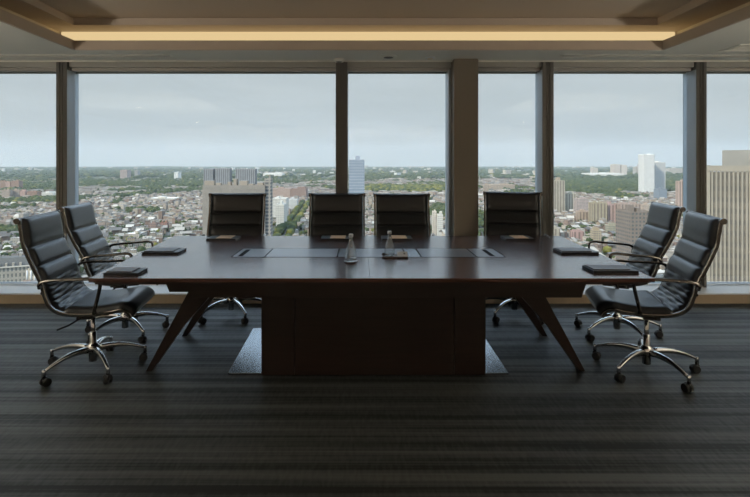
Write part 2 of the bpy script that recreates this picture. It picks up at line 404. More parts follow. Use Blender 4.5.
# torchieres added out of frame as fill light for the ceiling
for x in (-3.7, 3.9):
    r = empty('fill_floor_lamp', (x, 1.6, 0), 0, 'added uplighting floor lamp for fill light, outside the picture on the ' + ('left' if x < 0 else 'right'), 'floor lamp')
    MB().lathe([(.15, 0), (.15, .015), (.03, .03)], n=30).build('base', M['bronze'], r)
    MB().lathe([(.012, .03), (.012, 1.62)], n=14).build('pole', M['bronze'], r)
    MB().lathe([(.03, 1.60), (.12, 1.66), (.17, 1.72), (.165, 1.72), (.115, 1.67), (.03, 1.62)], n=36).build('bowl', M['bronze'], r)
    al = bpy.data.lights.new('fill_floor_lamp_light', 'AREA'); al.shape = 'DISK'; al.size = .26; al.energy = FILL_TORCH; al.color = (1.0, .90, .76)
    lo = bpy.data.objects.new('fill_floor_lamp_light', al); COL.objects.link(lo); lo.parent = r; lo.location = (0, 0, 1.71); lo.rotation_euler = (PI, 0, 0)
# wall washers added behind the camera, turning the back wall into soft fill light
for i, x in enumerate((-4.8, -2.4, 0, 2.4, 4.8)):
    r = empty('fill_wall_washer', (x, YB+.75, ZS), 0, 'added linear fill lamp washing the back wall behind the camera', 'ceiling light', 'added wall washers behind the camera')
    MB().box(-.62, .62, .0, .03, -.10, 0).box(-.62, .62, -.09, 0, -.012, 0).build('housing', M['bronze'], r)
    MB().box(-.60, .60, -.012, 0, -.088, -.014).build('diffuser', M['lamp'], r)
    al = bpy.data.lights.new('fill_wall_washer_light', 'AREA'); al.shape = 'RECTANGLE'; al.size = 1.2; al.size_y = .08; al.energy = FILL_WASHER; al.color = (1.0, .88, .74)
    lo = bpy.data.objects.new('fill_wall_washer_light', al); COL.objects.link(lo); lo.parent = r; lo.location = (0, -.02, -.05); lo.rotation_euler = (R(-72), 0, 0)

# ------------------------------------------------------------------ conference table
TCX = .065
tb = empty('conference_table', (TCX, 3.7, 0), 0, 'long dark mahogany boardroom table with slanted legs and a central pedestal', 'table')
def T(x, y): return (x-TCX, y-3.7)
def quadz(mb, p, z0, z1): return mb.prism([T(*q) for q in p], 'z', z0, z1)
top = quadz(MB(), [(-1.554, 2.86), (1.688, 2.86), (1.81, 4.53), (-1.683, 4.53)], .718, .740)
top.build('tabletop', M['wood'], tb, bevel=.0025)
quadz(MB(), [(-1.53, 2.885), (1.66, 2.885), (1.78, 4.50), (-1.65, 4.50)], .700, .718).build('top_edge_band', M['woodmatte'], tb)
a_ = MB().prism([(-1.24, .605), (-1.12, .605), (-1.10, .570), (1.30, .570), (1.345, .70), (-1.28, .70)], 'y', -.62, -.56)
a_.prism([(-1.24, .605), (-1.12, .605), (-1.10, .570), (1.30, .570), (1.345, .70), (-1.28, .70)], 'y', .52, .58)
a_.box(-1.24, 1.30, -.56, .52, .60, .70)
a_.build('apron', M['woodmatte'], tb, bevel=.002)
# pedestal: front panel with two seams, sides
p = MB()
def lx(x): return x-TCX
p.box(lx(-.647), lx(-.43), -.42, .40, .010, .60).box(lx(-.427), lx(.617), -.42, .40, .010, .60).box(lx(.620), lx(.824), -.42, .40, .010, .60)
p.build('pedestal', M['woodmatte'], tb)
quadz(MB(), [(-.874, 3.31), (.984, 3.31), (1.0, 4.21), (-.90, 4.21)], 0, .010).build('base_plate', M['steel'], tb, bevel=.002)
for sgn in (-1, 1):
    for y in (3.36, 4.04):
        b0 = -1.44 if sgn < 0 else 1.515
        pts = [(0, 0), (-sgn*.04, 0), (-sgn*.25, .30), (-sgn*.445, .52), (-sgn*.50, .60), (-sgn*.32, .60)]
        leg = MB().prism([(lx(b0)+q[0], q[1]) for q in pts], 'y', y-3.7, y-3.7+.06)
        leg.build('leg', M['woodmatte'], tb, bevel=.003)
# seams and the cable hatch inlay
for y0, y1 in ((-.84, -.205), (.155, .83)): MB().box(lx(.055), lx(.057), y0, y1, .7396, .7404).build('seam', M['dark'], tb)
MB().box(lx(-.906), lx(1.024), 3.496-3.7, 3.856-3.7, .7385, .7406).build('hatch_surround', M['dark'], tb)
segs = [(-.90, -.672, 'panel'), (-.668, -.162, 'panel'), (-.158, -.10, 'panel_light'), (-.097, .325, 'panel'), (.328, .428, 'panel_light'), (.432, .818, 'panel'), (.822, 1.018, 'panel')]
for x0, x1, mm in segs:
    MB().box(lx(x0+.003), lx(x1-.003), 3.508-3.7, 3.842-3.7, .7406, .7418).build('hatch_panel', M[mm], tb)
for x0 in (-.865, .92):
    MB().box(lx(x0), lx(x0+.035), 3.53-3.7, 3.80-3.7, .7418, .7424).build('cable_slot', M['dark'], tb)

# ------------------------------------------------------------------ portfolios
def portfolio(x0, x1, y0, y1, label, style):
    r = empty('portfolio', ((x0+x1)/2, (y0+y1)/2, .740), 0, label, 'portfolio', 'leather portfolios set round the table')
    hx, hy = (x1-x0)/2, (y1-y0)/2
    MB().box(-hx, hx, -hy, hy, 0, .003).box(-hx, hx, -hy, hy, .013, .017).build('cover', M['black_cover'], r, bevel=.001)
    MB().box(-hx+.004, hx-.004, -hy+.004, hy-.004, .003, .013).build('pages', M['black_cover'], r)
    if style == 'near':
        MB().box(-hx+.012, hx-.045, -hy+.02, hy-.008, .017, .023).build('notepad', M['brown_cover'], r, bevel=.001)
    else:
        MB().box(-hx+.08, hx-.045, -hy+.012, hy-.012, .017, .021).build('tan_card', M['tan_paper'], r, bevel=.0005)
    return r
portfolio(-1.504, -1.30, 2.92, 3.07, 'black portfolio with brown notepad on the table\'s near left corner', 'near')
portfolio(-1.575, -1.31, 3.60, 3.78, 'black portfolio on the left end of the table, farther from the camera', 'near')
portfolio(1.393, 1.665, 2.978, 3.145, 'black portfolio with brown notepad on the table\'s near right corner', 'near')
portfolio(1.45, 1.725, 3.60, 3.775, 'black portfolio on the right end of the table, farther from the camera', 'near')
for i, (x0, x1) in enumerate([(-1.31, -1.055), (-.336, -.08), (.185, .447), (1.24, 1.485)]):
    portfolio(x0, x1, 4.25, 4.43, 'black portfolio with tan card before the ' + ['leftmost window-side chair', 'second window-side chair from the left', 'third window-side chair from the left', 'rightmost window-side chair'][i], 'far')

# ------------------------------------------------------------------ bottles
def bottle(x, y, z, s, label):
    r = empty('water_bottle', (x, y, z), 0, label, 'bottle', 'glass water bottles on the table')
    prof = [(.030, 0), (.036, .004), (.037, .02), (.036, .055), (.030, .085), (.019, .115), (.0135, .14), (.0125, .155), (.0145, .158), (.0145, .166)]
    inner = [(.0115, .166), (.0105, .15), (.0115, .14), (.017, .115), (.027, .085), (.033, .055), (.034, .02), (.032, .008)]
    MB().lathe([(a*s, b*s) for a, b in prof+inner], n=28).build('bottle_body', M['bottle'], r)
    MB().lathe([(a*s, b*s) for a, b in [(.0153, .160), (.0153, .178), (.013, .181)]], n=20).build('cap', M['bottlecap'], r)
    return r
bottle(-.06, 3.34, .7455, 1.0, 'clear glass bottle on a round dark coaster, left of the two')
o = MB().lathe([(.046, 0), (.048, .002), (.048, .0045), (.046, .005)], n=30).build('coaster', M['traywood'], loc=(-.06, 3.34, .7403))
tag(o, 'round dark coaster under the left glass bottle', 'coaster')
bottle(.207, 3.50, .752, .95, 'clear glass bottle on a dark rectangular tray, right of the two')
tr = empty('serving_tray', (.245, 3.50, .7420), 0, 'small dark tray holding the right glass bottle', 'tray')
MB().box(-.09, .09, -.042, .042, 0, .006).build('tray_base', M['traywood'], tr, bevel=.001)
MB().box(-.09, .09, -.042, -.037, .006, .010).box(-.09, .09, .037, .042, .006, .010).box(-.09, -.085, -.037, .037, .006, .010).box(.085, .09, -.037, .037, .006, .010).build('rim', M['traywood'], tr)
o = MB().lathe([(.010, 0), (.013, .004), (.013, .012), (.009, .016)], n=18).build('bottle_stopper', M['bronze'], loc=(.166, 3.53, .7480))
tag(o, 'small metal stopper on the tray left of the right bottle', 'stopper')
cdd = empty('place_card', (.305, 3.49, .753), 0, 'pale card with one dark dot on the tray', 'card')
cardm = MB().prism([(-.025, 0), (.03, .022), (.03, .0235), (-.025, .0015)], 'x', -.045, .027); cardm.build('card', M['white_card'], cdd)
o = MB().lathe([(.007, 0), (.007, .0012)], n=16).build('dot', M['dark'], cdd); o.location = (.005, .006, .0145); o.rotation_euler = (R(22), 0, 0)

# ------------------------------------------------------------------ chairs (local +x is forward)
PROF = [(-.335, 1.050), (-.322, .97), (-.308, .885), (-.256, .755), (-.208, .65), (-.186, .565), (-.150, .492), (-.075, .452), (.06, .440), (.19, .450), (.262, .462), (.302, .447), (.326, .412)]
def crom(P, n):
    out = []; P = [Vector(p) for p in P]; Q = [P[0]*2-P[1]]+P+[P[-1]*2-P[-2]]
    for i in range(1, len(Q)-2):
        for k in range(n):
            t = k/n; a, b, c_, d = Q[i-1], Q[i], Q[i+1], Q[i+2]
            out.append(.5*((2*b)+(c_-a)*t+(2*a-5*b+4*c_-d)*t*t+(3*b-a-3*c_+d)*t**3))
    out.append(P[-1]); return out
CP = crom(PROF, 14)
SS = [0]
for i in range(1, len(CP)): SS.append(SS[-1]+(CP[i]-CP[i-1]).length)
def at(s):
    for i in range(1, len(SS)):
        if SS[i] >= s or i == len(SS)-1:
            t = (s-SS[i-1])/(SS[i]-SS[i-1]); p = CP[i-1].lerp(CP[i], t); tg = (CP[i]-CP[i-1]).normalized()
            return p, Vector((-tg.y, tg.x)) if False else Vector((-tg[1], tg[0]))
LT = SS[-1]
SEAM = [0, .192, .322, .430, .462, .49, .525, .56, .595, .63, .665, LT]
def puff(s, v):
    for i in range(len(SEAM)-1):
        if SEAM[i] <= s <= SEAM[i+1]:
            L = SEAM[i+1]-SEAM[i]; u = (s-SEAM[i])/L
            amp = .024 if L > .1 else .014
            if i == len(SEAM)-2: amp = .034; 
            e = min(u, 1-u)*L
            q = 1-math.exp(-e/.010)
            base = .006 + amp*q
            if L < .1:  # gathered pleats
                base = .016+.007*q + .004*math.sin(v*9+i*2.3)
            edge = 1-math.exp(-(1-abs(v))*.26/.014)
            return .004+base*edge
    return .004
def upholstery(s0, s1, name, parent, W=.252):
    ns = max(10, int((s1-s0)/.0065)); nv = 18
    vs = []; 
    vv = [-1+2*j/nv for j in range(nv+1)]
    vv = [math.copysign(abs(v)**.75, v) for v in vv]
    for i in range(ns+1):
        s = s0+(s1-s0)*i/ns
        for v in vv:
            # pleats wander a little across the width
            sw = s + (.012*math.sin(v*2.5+.6) + .010*v*v if .42 < s < .66 else 0)
            p, n = at(s); f = puff(min(max(sw, 0), LT), v)
            if n.dot(Vector((1, .5))) < 0: n = -n
            vs.append((p[0]+n[0]*f, v*W, p[1]+n[1]*f))
        for v in vv:
            p, n = at(s)
            if n.dot(Vector((1, .5))) < 0: n = -n
            vs.append((p[0]-n[0]*.008, v*W, p[1]-n[1]*.008))
    m = nv+1; fs = []
    for i in range(ns):
        a = i*2*m; b = (i+1)*2*m
        for j in range(nv):
            fs.append((a+j, a+j+1, b+j+1, b+j)); fs.append((a+m+j, b+m+j, b+m+j+1, a+m+j+1))
        fs.append((a, b, b+m, a+m)); fs.append((a+nv, a+m+nv, b+m+nv, b+nv))
    for a in (0, ns*2*m):
        for j in range(nv): fs.append((a+j, a+m+j, a+m+j+1, a+j+1))
    return MB().add(vs, fs, True).build(name, M['leather'], parent)
def make_chair(R0=.325):
    r = empty('office_chair', (0, 0, 0), 0, '', 'chair')
    upholstery(0, .56, 'backrest', r)
    upholstery(.56, LT, 'seat', r)
    # side rails: flat section swept along the profile
    for sg in (-1, 1):
        vs = []; fs = []
        for i, p in enumerate(CP):
            s = SS[i]; _, n = at(max(s, 1e-4))
            if n.dot(Vector((1, .5))) < 0: n = -n
            for (dn, dy) in ((.010, .256), (.010, .268), (.005, .272), (-.009, .272), (-.013, .268), (-.013, .257), (-.009, .254)):
                vs.append((p[0]+n[0]*dn, sg*dy, p[1]+n[1]*dn))
        K = 7
        for i in range(len(CP)-1):
            for k_ in range(K): fs.append((i*K+k_, i*K+(k_+1) % K, (i+1)*K+(k_+1) % K, (i+1)*K+k_))
        fs.append(list(range(K))); fs.append([(len(CP)-1)*K+k_ for k_ in range(K)])
        MB().add(vs, fs, False).build('side_rail', M['bronze'], r)
    # rolled top bar with end discs
    MB().tube([(-.343, -.262, 1.040), (-.343, .262, 1.040)], .0165, 16).build('head_roll', M['leather'], r)
    for sg in (-1, 1):
        MB().tube([(-.343, sg*.262, 1.040), (-.343, sg*.279, 1.040)], .019, 16).build('end_disc', M['bronze'], r)
    # cross bars at the bend and under the seat
    MB().tube([(-.205, -.262, .585), (-.205, .262, .585)], .010, 10).tube([(.02, -.262, .425), (.02, .262, .425)], .011, 10).build('cross_bar', M['bronze'], r)
    # arm loops
    for sg in (-1, 1):
        y = sg*.292
        P = [(-.205, sg*.276, .628), (-.213, y, .640), (-.190, y, .664), (-.12, y, .672), (.02, y, .673), (.100, y, .675), (.138, y, .665), (.148, y, .632), (.132, y, .55), (.112, y, .47), (.108, sg*.270, .452)]
        pts = [Vector(q) for q in crom3(P, 5)]
        MB().tube(pts, .0105, 10, flat=(1.25, .72)).build('armrest', M['bronze'], r)
        MB().tube([(-.205, sg*.268, .628), (-.205, sg*.30, .628)], .010, 10).build('arm_knob', M['blackplastic'], r)
    # mechanism
    MB().box(-.10, .12, -.06, .06, .372, .412).box(-.03, .07, -.20, .20, .392, .418).build('tilt_mechanism', M['blackplastic'], r, bevel=.006)
    MB().tube([(-.02, -.06, .395), (-.03, -.17, .385), (-.07, -.22, .365), (-.13, -.235, .345)], .0055, 8).build('tilt_lever', M['blackplastic'], r)
    MB().lathe([(.015, .15), (.015, .38)], n=18).build('gas_column', M['chrome'], r)
    hub = MB().lathe([(.024, .052), (.027, .056), (.027, .115), (.044, .122), (.046, .155), (.030, .170), (.022, .178), (.022, .25), (.018, .252)], n=24).build('hub', M['chrome'], r)
    for k_ in range(5):
        a = 2*PI*k_/5
        L = empty_leg(r, a, R0)
    return r
def crom3(P, n):
    out = []; P = [Vector(p) for p in P]; Q = [P[0]*2-P[1]]+P+[P[-1]*2-P[-2]]
    for i in range(1, len(Q)-2):
        for k in range(n):
            t = k/n; a, b, c_, d = Q[i-1], Q[i], Q[i+1], Q[i+2]
            out.append(.5*((2*b)+(c_-a)*t+(2*a-5*b+4*c_-d)*t*t+(3*b-a-3*c_+d)*t**3))
    out.append(P[-1]); return out
_leg = {}
def empty_leg(parent, a, R0):
    vs = []; fs = []; N = 10
    for i in range(N+1):
        t = i/N; x = .035+(R0-.03)*t
        zt = .158-.058*t**2.0+.010*math.sin(PI*t); h = .040*(1-t)+.016*t; w_ = .021*(1-t)+.0115*t
        for (dy, dz) in ((-w_, -h*.55), (-w_*.85, -.004), (-w_*.4, 0), (w_*.4, 0), (w_*.85, -.004), (w_, -h*.55), (w_*.6, -h), (-w_*.6, -h)): vs.append((x, dy, zt+dz))
    K = 8
    for i in range(N):
        for k in range(K): fs.append((i*K+k, i*K+(k+1) % K, (i+1)*K+(k+1) % K, (i+1)*K+k))
    fs.append(list(range(K))); fs.append([N*K+k for k in range(K)])
    mb = MB().add(vs, fs, True)
    mb.lathe([(.012, .060), (.012, .103), (.008, .107)], (R0, 0), 14)
    o = mb.build('base_leg', M['chrome'], parent); o.rotation_euler = (0, 0, a)
    c = MB()
    sa = 1.1 if parent else 0
    for sg in (-1, 1):
        pr = [(R0-.012, sg*.006, .0275), (R0-.012, sg*.022, .0275), (R0-.012, sg*.025, .0275)]
        c.tube(pr, [.0275, .0275, .023], 20)
    c.tube([(R0-.012, -.006, .0275), (R0-.012, .006, .0275)], .012, 12)
    c.prism([(R0-.036, .040), (R0-.022, .058), (R0+.006, .062), (R0+.014, .050), (R0+.010, .034), (R0-.012, .046)], 'y', -.007, .007)
    c.build('caster', M['blackplastic'], o)
    return o

proto = make_chair()
def place(px, py, head, base_deg, lift, label, tilt=0, first=[True]):
    ch = proto if first[0] else copy_tree(proto); first[0] = False
    ch.location = (px, py, 0); ch.rotation_euler = (0, 0, head)
    ch['label'] = label; ch['group'] = 'black leather office chairs around the table'
    kx = 0
    for c_ in ch.children:
        n = c_.name.split('.')[0]
        if n == 'base_leg': c_.rotation_euler.z = R(base_deg)-head+2*PI*kx/5; kx += 1
        elif n == 'hub': pass
        elif n == 'gas_column': pass
        else:
            c_.location.z += lift
            if tilt:
                c_.rotation_euler = (0, -R(tilt), 0); c_.location.x += .42*math.sin(R(tilt)); c_.location.z += .42*(1-math.cos(R(tilt)))
    return ch
H = 0
place(-1.82, 3.41, R(8), 25, 0, 'black leather high-back chair at the left end of the table, nearest the camera')
place(-1.925, 4.10, R(8), -42, 0.028, 'black leather high-back chair at the left end of the table, nearer the window', 3)
place(1.925, 3.36, PI-R(15), -4, .008, 'black leather high-back chair at the right end of the table, nearest the camera')
place(2.09, 4.07, PI-R(10), -10, .032, 'black leather high-back chair at the right end of the table, nearer the window', 3)
for i, (x, hd, lf) in enumerate([(-1.185, -86, .045), (-.225, -90, .045), (.405, -91, .042), (1.42, -104, .058)]):
    place(x, 4.60, R(hd), 90 if i < 3 else 7, lf, 'black leather high-back chair by the window, ' + ['leftmost of the four', 'second from the left', 'third, left of the wide pier', 'rightmost, right of the pier'][i])

# ------------------------------------------------------------------ the city outside
GZ = -120.0
def D_of(y): return (EYE-GZ)*FPX/(y-VY)
def X_of(px, D): return (px-VX)*D/FPX
def Z_of(y, D): return EYE-(y-VY)*D/FPX
g = MB(); g.add([(-30000, 60, GZ), (30000, 60, GZ), (30000, 16000, GZ), (-30000, 16000, GZ)], [(0, 1, 2, 3)])
tag(g.build('ground', M['ground']), kind='structure')
# low hills on the horizon
hm = MB(); N = 220; row = []
for i in range(N+1):
    x = -17000+34000*i/N
    h = 5+40*max(0, noise.noise((x*.00025, 3.1, 0)))+14*noise.noise((x*.0011, 7.7, 0))
    row += [(x, 14000, GZ), (x, 15200, GZ+h), (x, 16400, GZ)]
fs = []
for i in range(N): fs += [(3*i, 3*i+3, 3*i+4, 3*i+1), (3*i+1, 3*i+4, 3*i+5, 3*i+2)]
tag(hm.add(row, fs, True).build('hills', M['leaf']), kind='structure')

class CB:
    """buildings: quads with a colour attribute and uv in metres; slots: 0 facade, 1 roof"""
    def __init__(s): s.v = []; s.f = []; s.c = []; s.uv = []; s.mi = []
    def quad(s, p, col, uv=None, mi=0):
        o = len(s.v); s.v += p; s.f.append(list(range(o, o+len(p)))); s.c.append(col)
        s.uv += (uv if uv else [(0, -1)]*len(p)); s.mi.append(mi)
    def box(s, cx, cy, w, d, z0, z1, a, col, roof, z_uv=None):
        ca, sa = math.cos(a), math.sin(a)
        P = [(cx+x*ca-y*sa, cy+x*sa+y*ca) for x, y in ((-w/2, -d/2), (w/2, -d/2), (w/2, d/2), (-w/2, d/2))]
        L = [w, d, w, d]
        for i in range(4):
            p, q = P[i], P[(i+1) % 4]; l = L[i]; h = z1-z0
            s.quad([(p[0], p[1], z0), (q[0], q[1], z0), (q[0], q[1], z1), (p[0], p[1], z1)], col, [(0, 0), (l, 0), (l, h), (0, h)])
        s.quad([(x, y, z1) for x, y in P], roof, None, 1)
    def gable(s, cx, cy, w, d, z0, z1, zr, a, col, roof):
        s.box(cx, cy, w, d, z0, z1, a, col, roof)
        ca, sa = math.cos(a), math.sin(a)
        def P(x, y, z): return (cx+x*ca-y*sa, cy+x*sa+y*ca, z)
        e_ = .4
        s.quad([P(-w/2-e_, -d/2-e_, z1), P(w/2+e_, -d/2-e_, z1), P(w/2+e_, 0, zr), P(-w/2-e_, 0, zr)], roof, None, 1)
        s.quad([P(w/2+e_, d/2+e_, z1), P(-w/2-e_, d/2+e_, z1), P(-w/2-e_, 0, zr), P(w/2+e_, 0, zr)], roof, None, 1)
        for sx in (-1, 1): s.quad([P(sx*w/2, -d/2, z1), P(sx*w/2, d/2, z1), P(sx*w/2, 0, zr)], col)
    def build(s, name, fac='fac', parent=None, loc=None):
        me = bpy.data.meshes.new(name); me.from_pydata(s.v, [], s.f)
        uvl = me.uv_layers.new(name='UVMap'); uvl.data.foreach_set('uv', [x for t in s.uv for x in t])
        ca = me.color_attributes.new('Col', 'FLOAT_COLOR', 'CORNER')
        dat = []
        for f, c_ in zip(s.f, s.c): dat += [c_[0], c_[1], c_[2], 1]*len(f)
        ca.data.foreach_set('color', dat)
        me.materials.append(M[fac]); me.materials.append(M['roofm']); me.polygons.foreach_set('material_index', s.mi)
        me.update()
        o = bpy.data.objects.new(name, me); COL.objects.link(o); o.parent = parent
        if loc: o.location = loc
        return o
def roof_mat():
    m = bpy.data.materials.new('flat_roofing'); m.use_nodes = True; nt = m.node_tree; b = nt.nodes['Principled BSDF']
    b.inputs['Roughness'].default_value = .85; b.inputs['Specular IOR Level'].default_value = .2
    at_ = nt.nodes.new('ShaderNodeAttribute'); at_.attribute_name = 'Col'
    g_ = nt.nodes.new('ShaderNodeNewGeometry'); n = nt.nodes.new('ShaderNodeTexNoise'); n.inputs['Scale'].default_value = .4; n.inputs['Detail'].default_value = 4
    lk(nt, g_.outputs['Position'], n.inputs[0]); mr = nt.nodes.new('ShaderNodeMapRange'); mr.inputs['To Min'].default_value = .7; mr.inputs['To Max'].default_value = 1.3; lk(nt, n.outputs[0], mr.inputs[0])
    v = nt.nodes.new('ShaderNodeVectorMath'); v.operation = 'SCALE'; lk(nt, at_.outputs['Color'], v.inputs[0]); lk(nt, mr.outputs[0], v.inputs['Scale'])
    lk(nt, v.outputs[0], b.inputs['Base Color']); return m
M['roofm'] = roof_mat()

TAN = (.35, .285, .22); BEIGE = (.38, .34, .285); WHITE = (.58, .56, .51); BRICK = (.28, .18, .13); GREY = (.30, .29, .27); PINK = (.33, .27, .22); BRN = (.28, .22, .18)
FOOT = []   # footprints kept clear of houses (cx, cy, r)
def tower(name, px0, px1, yt, yb, label, col, fac='fac', D=None, depth=None, ang=0, roof=None, group=None, bits=2, cat='building'):
    """a building that spans px0..px1 at its front and stands on the city ground"""
    D = D or D_of(yb); w_ = (px1-px0)*D/FPX; dp = depth or max(12, w_*.7); cx = X_of((px0+px1)/2, D); zt = Z_of(yt, D)
    r = empty(name, (cx, D+dp/2, GZ), ang, label, cat, group); FOOT.append((cx, D+dp/2, math.hypot(w_, dp)*.55))
    roof = roof or tuple(c*.85 for c in col); h = zt-GZ
    b = CB(); b.box(0, 0, w_, dp, 0, h, 0, col, roof); b.build('block', fac, r)
    pb = CB(); t_ = .5
    for (x, y, a, bb) in ((0, -dp/2+t_/2, w_, t_), (0, dp/2-t_/2, w_, t_), (-w_/2+t_/2, 0, t_, dp-2*t_), (w_/2-t_/2, 0, t_, dp-2*t_)): pb.box(x, y, a, bb, h, h+1.1, 0, col, col)
    pb.build('parapet', 'fac_plain', r)
    rr = random.Random(int(px0*7+yt))
    for i in range(bits):
        bw = w_*rr.uniform(.14, .32); bd = dp*rr.uniform(.2, .4); q = CB()
        q.box(rr.uniform(-.28, .28)*w_, rr.uniform(-.2, .2)*dp, bw, bd, h, h+rr.uniform(2.5, 6), 0, col, roof); q.build('roof_plant', 'fac_plain', r)
    return r

# --- named buildings
# big stone tower on the right, vertical piers
Dt = 170.0; x0 = X_of(706.5, Dt); x1 = x0+46; zt = Z_of(172, Dt)
TA = R(-36); r = empty('stone_tower', (x0+23*math.cos(TA)-18*math.sin(TA), Dt+23*math.sin(TA)+18*math.cos(TA), GZ), TA, 'tall pale stone tower with close vertical piers filling the rightmost window', 'building')
h = zt-GZ
M['fac_tower'] = facade('tower_bay_facade', 100, 3.7, 1.0, .45, (.12, .12, .12), .6)
b = CB(); b.box(0, 0, 46, 36, 0, h, 0, (.17, .16, .14), (.3, .29, .27)); b.build('block', 'fac_tower', r)
STONE = (.27, .25, .21)
n_p = 40
for i in range(n_p):
    q = CB(); x = -23+.45+i*(46-.9)/(n_p-1); q.box(x, -18.25, .52 if i % 10 else 1.2, .7, 0, h+.6, 0, STONE, STONE); q.build('pier', 'fac_plain', r)
for i in range(20):
    q = CB(); y = -17+i*34/19; q.box(-23.2, y, .8, .72, 0, h+.6, 0, STONE, STONE); q.build('pier', 'fac_plain', r)
q = CB(); q.box(0, -18.3, 47, 1.0, h+.4, h+2.2, 0, STONE, STONE); q.box(-23.1, 0, 1, 37, h+.4, h+2.2, 0, STONE, STONE); q.build('cornice', 'fac_plain', r)
q = CB(); q.box(2.3, 1, 42, 30, h, h+7.4, 0, (.24, .235, .215), (.4, .4, .38)); q.build('penthouse', 'fac_plain', r)
q = CB(); q.box(-10.5, -12, .12, .12, h, h+6.2, 0, GREY, GREY); q.build('mast', 'fac_plain', r)
FOOT.append((x0+23, Dt+18, 40))

# grey-brown tower with window columns seen past the right chairs
tower('grey_tower', 631, 655, 213, 0, 'grey-brown tower with columns of dark windows seen just left of the right-hand chairs', (.20, .17, .145), 'fac', D=430, depth=26, bits=2)
# wide beige block
r = tower('concrete_block', 202.5, 265, 186.5, 0, 'wide beige building with blank walls and stepped roof behind the leftmost window-side chair', (.24, .22, .195), 'fac_plain', D=430, depth=20, bits=0)
zz = Z_of(186.5, 430)-GZ
rr = random.Random(5)
for (a, b_, yt) in ((202.5, 212, 181), (214, 219, 183), (226, 229, 182), (232, 235, 179), (238, 246, 181), (247, 252, 184), (256, 262, 183)):
    q = CB(); q.box((a+b_)/2*.86-233.75*.86, -2, (b_-a)*.86, 6, zz, Z_of(yt, 430)-GZ, 0, (.30, .26, .21), GREY); q.build('roof_block', 'fac_plain', r)
M['fac_bal'] = facade('balcony_facade', 4.2, 3.1, .7, .55, (.07, .08, .09), .85)
tower('apartment_slab', 264.5, 270.8, 180, 0, 'narrow beige wing with rows of dark windows beside the wide beige building', (.28, .26, .235), 'fac_bal', D=432, depth=9, bits=1)
for (a, b_, yt, s_) in ((203.5, 213, 169.5, 'leftmost'), (215, 230, 169, 'middle'), (235.5, 255.5, 169.5, 'rightmost')):
    tower('glass_tower', a, b_, yt, 0, 'dark striped tower rising behind the wide beige building, %s of the three' % s_, (.27, .28, .29), 'fac_strip', D=800, depth=12, bits=0, group=None)
tower('brick_slab', 270.5, 290.5, 188.7, 199, 'windowless tan-pink brick slab right of the wide beige building', (.34, .26, .22), 'fac_plain', depth=60, bits=2)
tower('brick_slab', 290.8, 306, 189, 199, 'darker brown brick slab beside the tan-pink one', (.24, .17, .14), 'fac_plain', depth=60, bits=2)
tower('office_building', 271.5, 286, 199, 218, 'white office block below the tan-pink brick slab', WHITE, depth=40)
tower('office_building', 276, 284, 205, 229, 'white narrow block with windows left of the tree-lined avenue', (.56, .55, .5), depth=40)
tower('office_building', 287, 297, 200, 210, 'pale low block behind the tree-lined avenue', (.5, .5, .48), depth=30)
# glass tower beside the second mullion
tower('glass_tower', 349, 364.5, 160.5, 0, 'tall blue glass tower just right of the second mullion', (.30, .34, .40), 'fac_glass', D=620, depth=20, bits=1)
# left group
for (a, b_, yt, yb, l, c_) in ((-3, 5, 181.5, 190.5, 'red brick tower in the back row at the left edge, leftmost', BRICK), (5.3, 10, 182, 190.5, 'red brick tower in the back row at the left edge, second', (.42, .28, .22)), (10.6, 19, 181, 190.5, 'red brick tower in the back row at the left edge, third', BRICK),
        (1.5, 9.5, 190.5, 199.5, 'tan brick tower in the front row at the left edge, leftmost', PINK), (10.8, 19.5, 190.3, 199, 'tan brick tower in the front row at the left edge, second', PINK), (20, 25, 191, 199, 'tan brick tower in the front row at the left edge, third', (.40, .27, .23)), (27, 37, 192, 199, 'low dark red brick block right of the front row of brick towers', BRICK)):
    tower('brick_tower', a, b_, yt, yb, l, c_, group=None)
tower('office_building', 41, 53, 193, 198, 'low white complex left of the first mullion', WHITE, depth=60)
tower('far_tower', 120, 127, 170.3, 178.5, 'brownish tower on the horizon in the second window, leftmost of three', (.34, .27, .24), depth=70)
tower('far_tower', 134.5, 137.6, 170.5, 178, 'slim grey tower on the horizon in the second window, middle of three', GREY, depth=50)
tower('far_tower', 174, 178.2, 172.5, 180.5, 'white tower on the horizon in the second window, rightmost of three', (.7, .7, .68), depth=60)
tower('warehouse', 147.5, 175, 198.6, 202.5, 'long low white-roofed warehouse in the second window', (.45, .42, .36), roof=(.72, .71, .68), depth=60)
tower('warehouse', 124, 139, 234.5, 240, 'low white-roofed hall behind the left portfolios', (.42, .38, .33), roof=(.72, .71, .68), depth=30)
tower('brick_house', 159, 166.5, 223.5, 232, 'small red brick block above the left end of the table', (.29, .17, .13), depth=12)
tower('brick_house', 148.5, 156, 224, 233, 'brown brick block left of the small red one', (.25, .18, .15), depth=14)
tower('far_tower', 263, 282, 173.5, 177.5, 'long white complex on the horizon left of the second mullion', (.68, .66, .62), depth=150, bits=4)
# third window
for (a, b_, yt, yb, l, c_) in ((433, 436.5, 212, 236, 'slim pale apartment tower low in the third window, leftmost', (.55, .50, .43)), (438, 443, 215, 238, 'slim pale apartment tower low in the third window, middle', WHITE), (446.5, 449.5, 209, 236, 'slim tan apartment tower low in the third window beside the pier', (.52, .42, .32)), (484, 489, 185, 200, 'brown tower above the rightmost window-side chair', TAN), (490.5, 515, 185, 191, 'long tan slab above the rightmost window-side chair', TAN)):
    tower('apartment_tower', a, b_, yt, yb, l, c_, group=None)
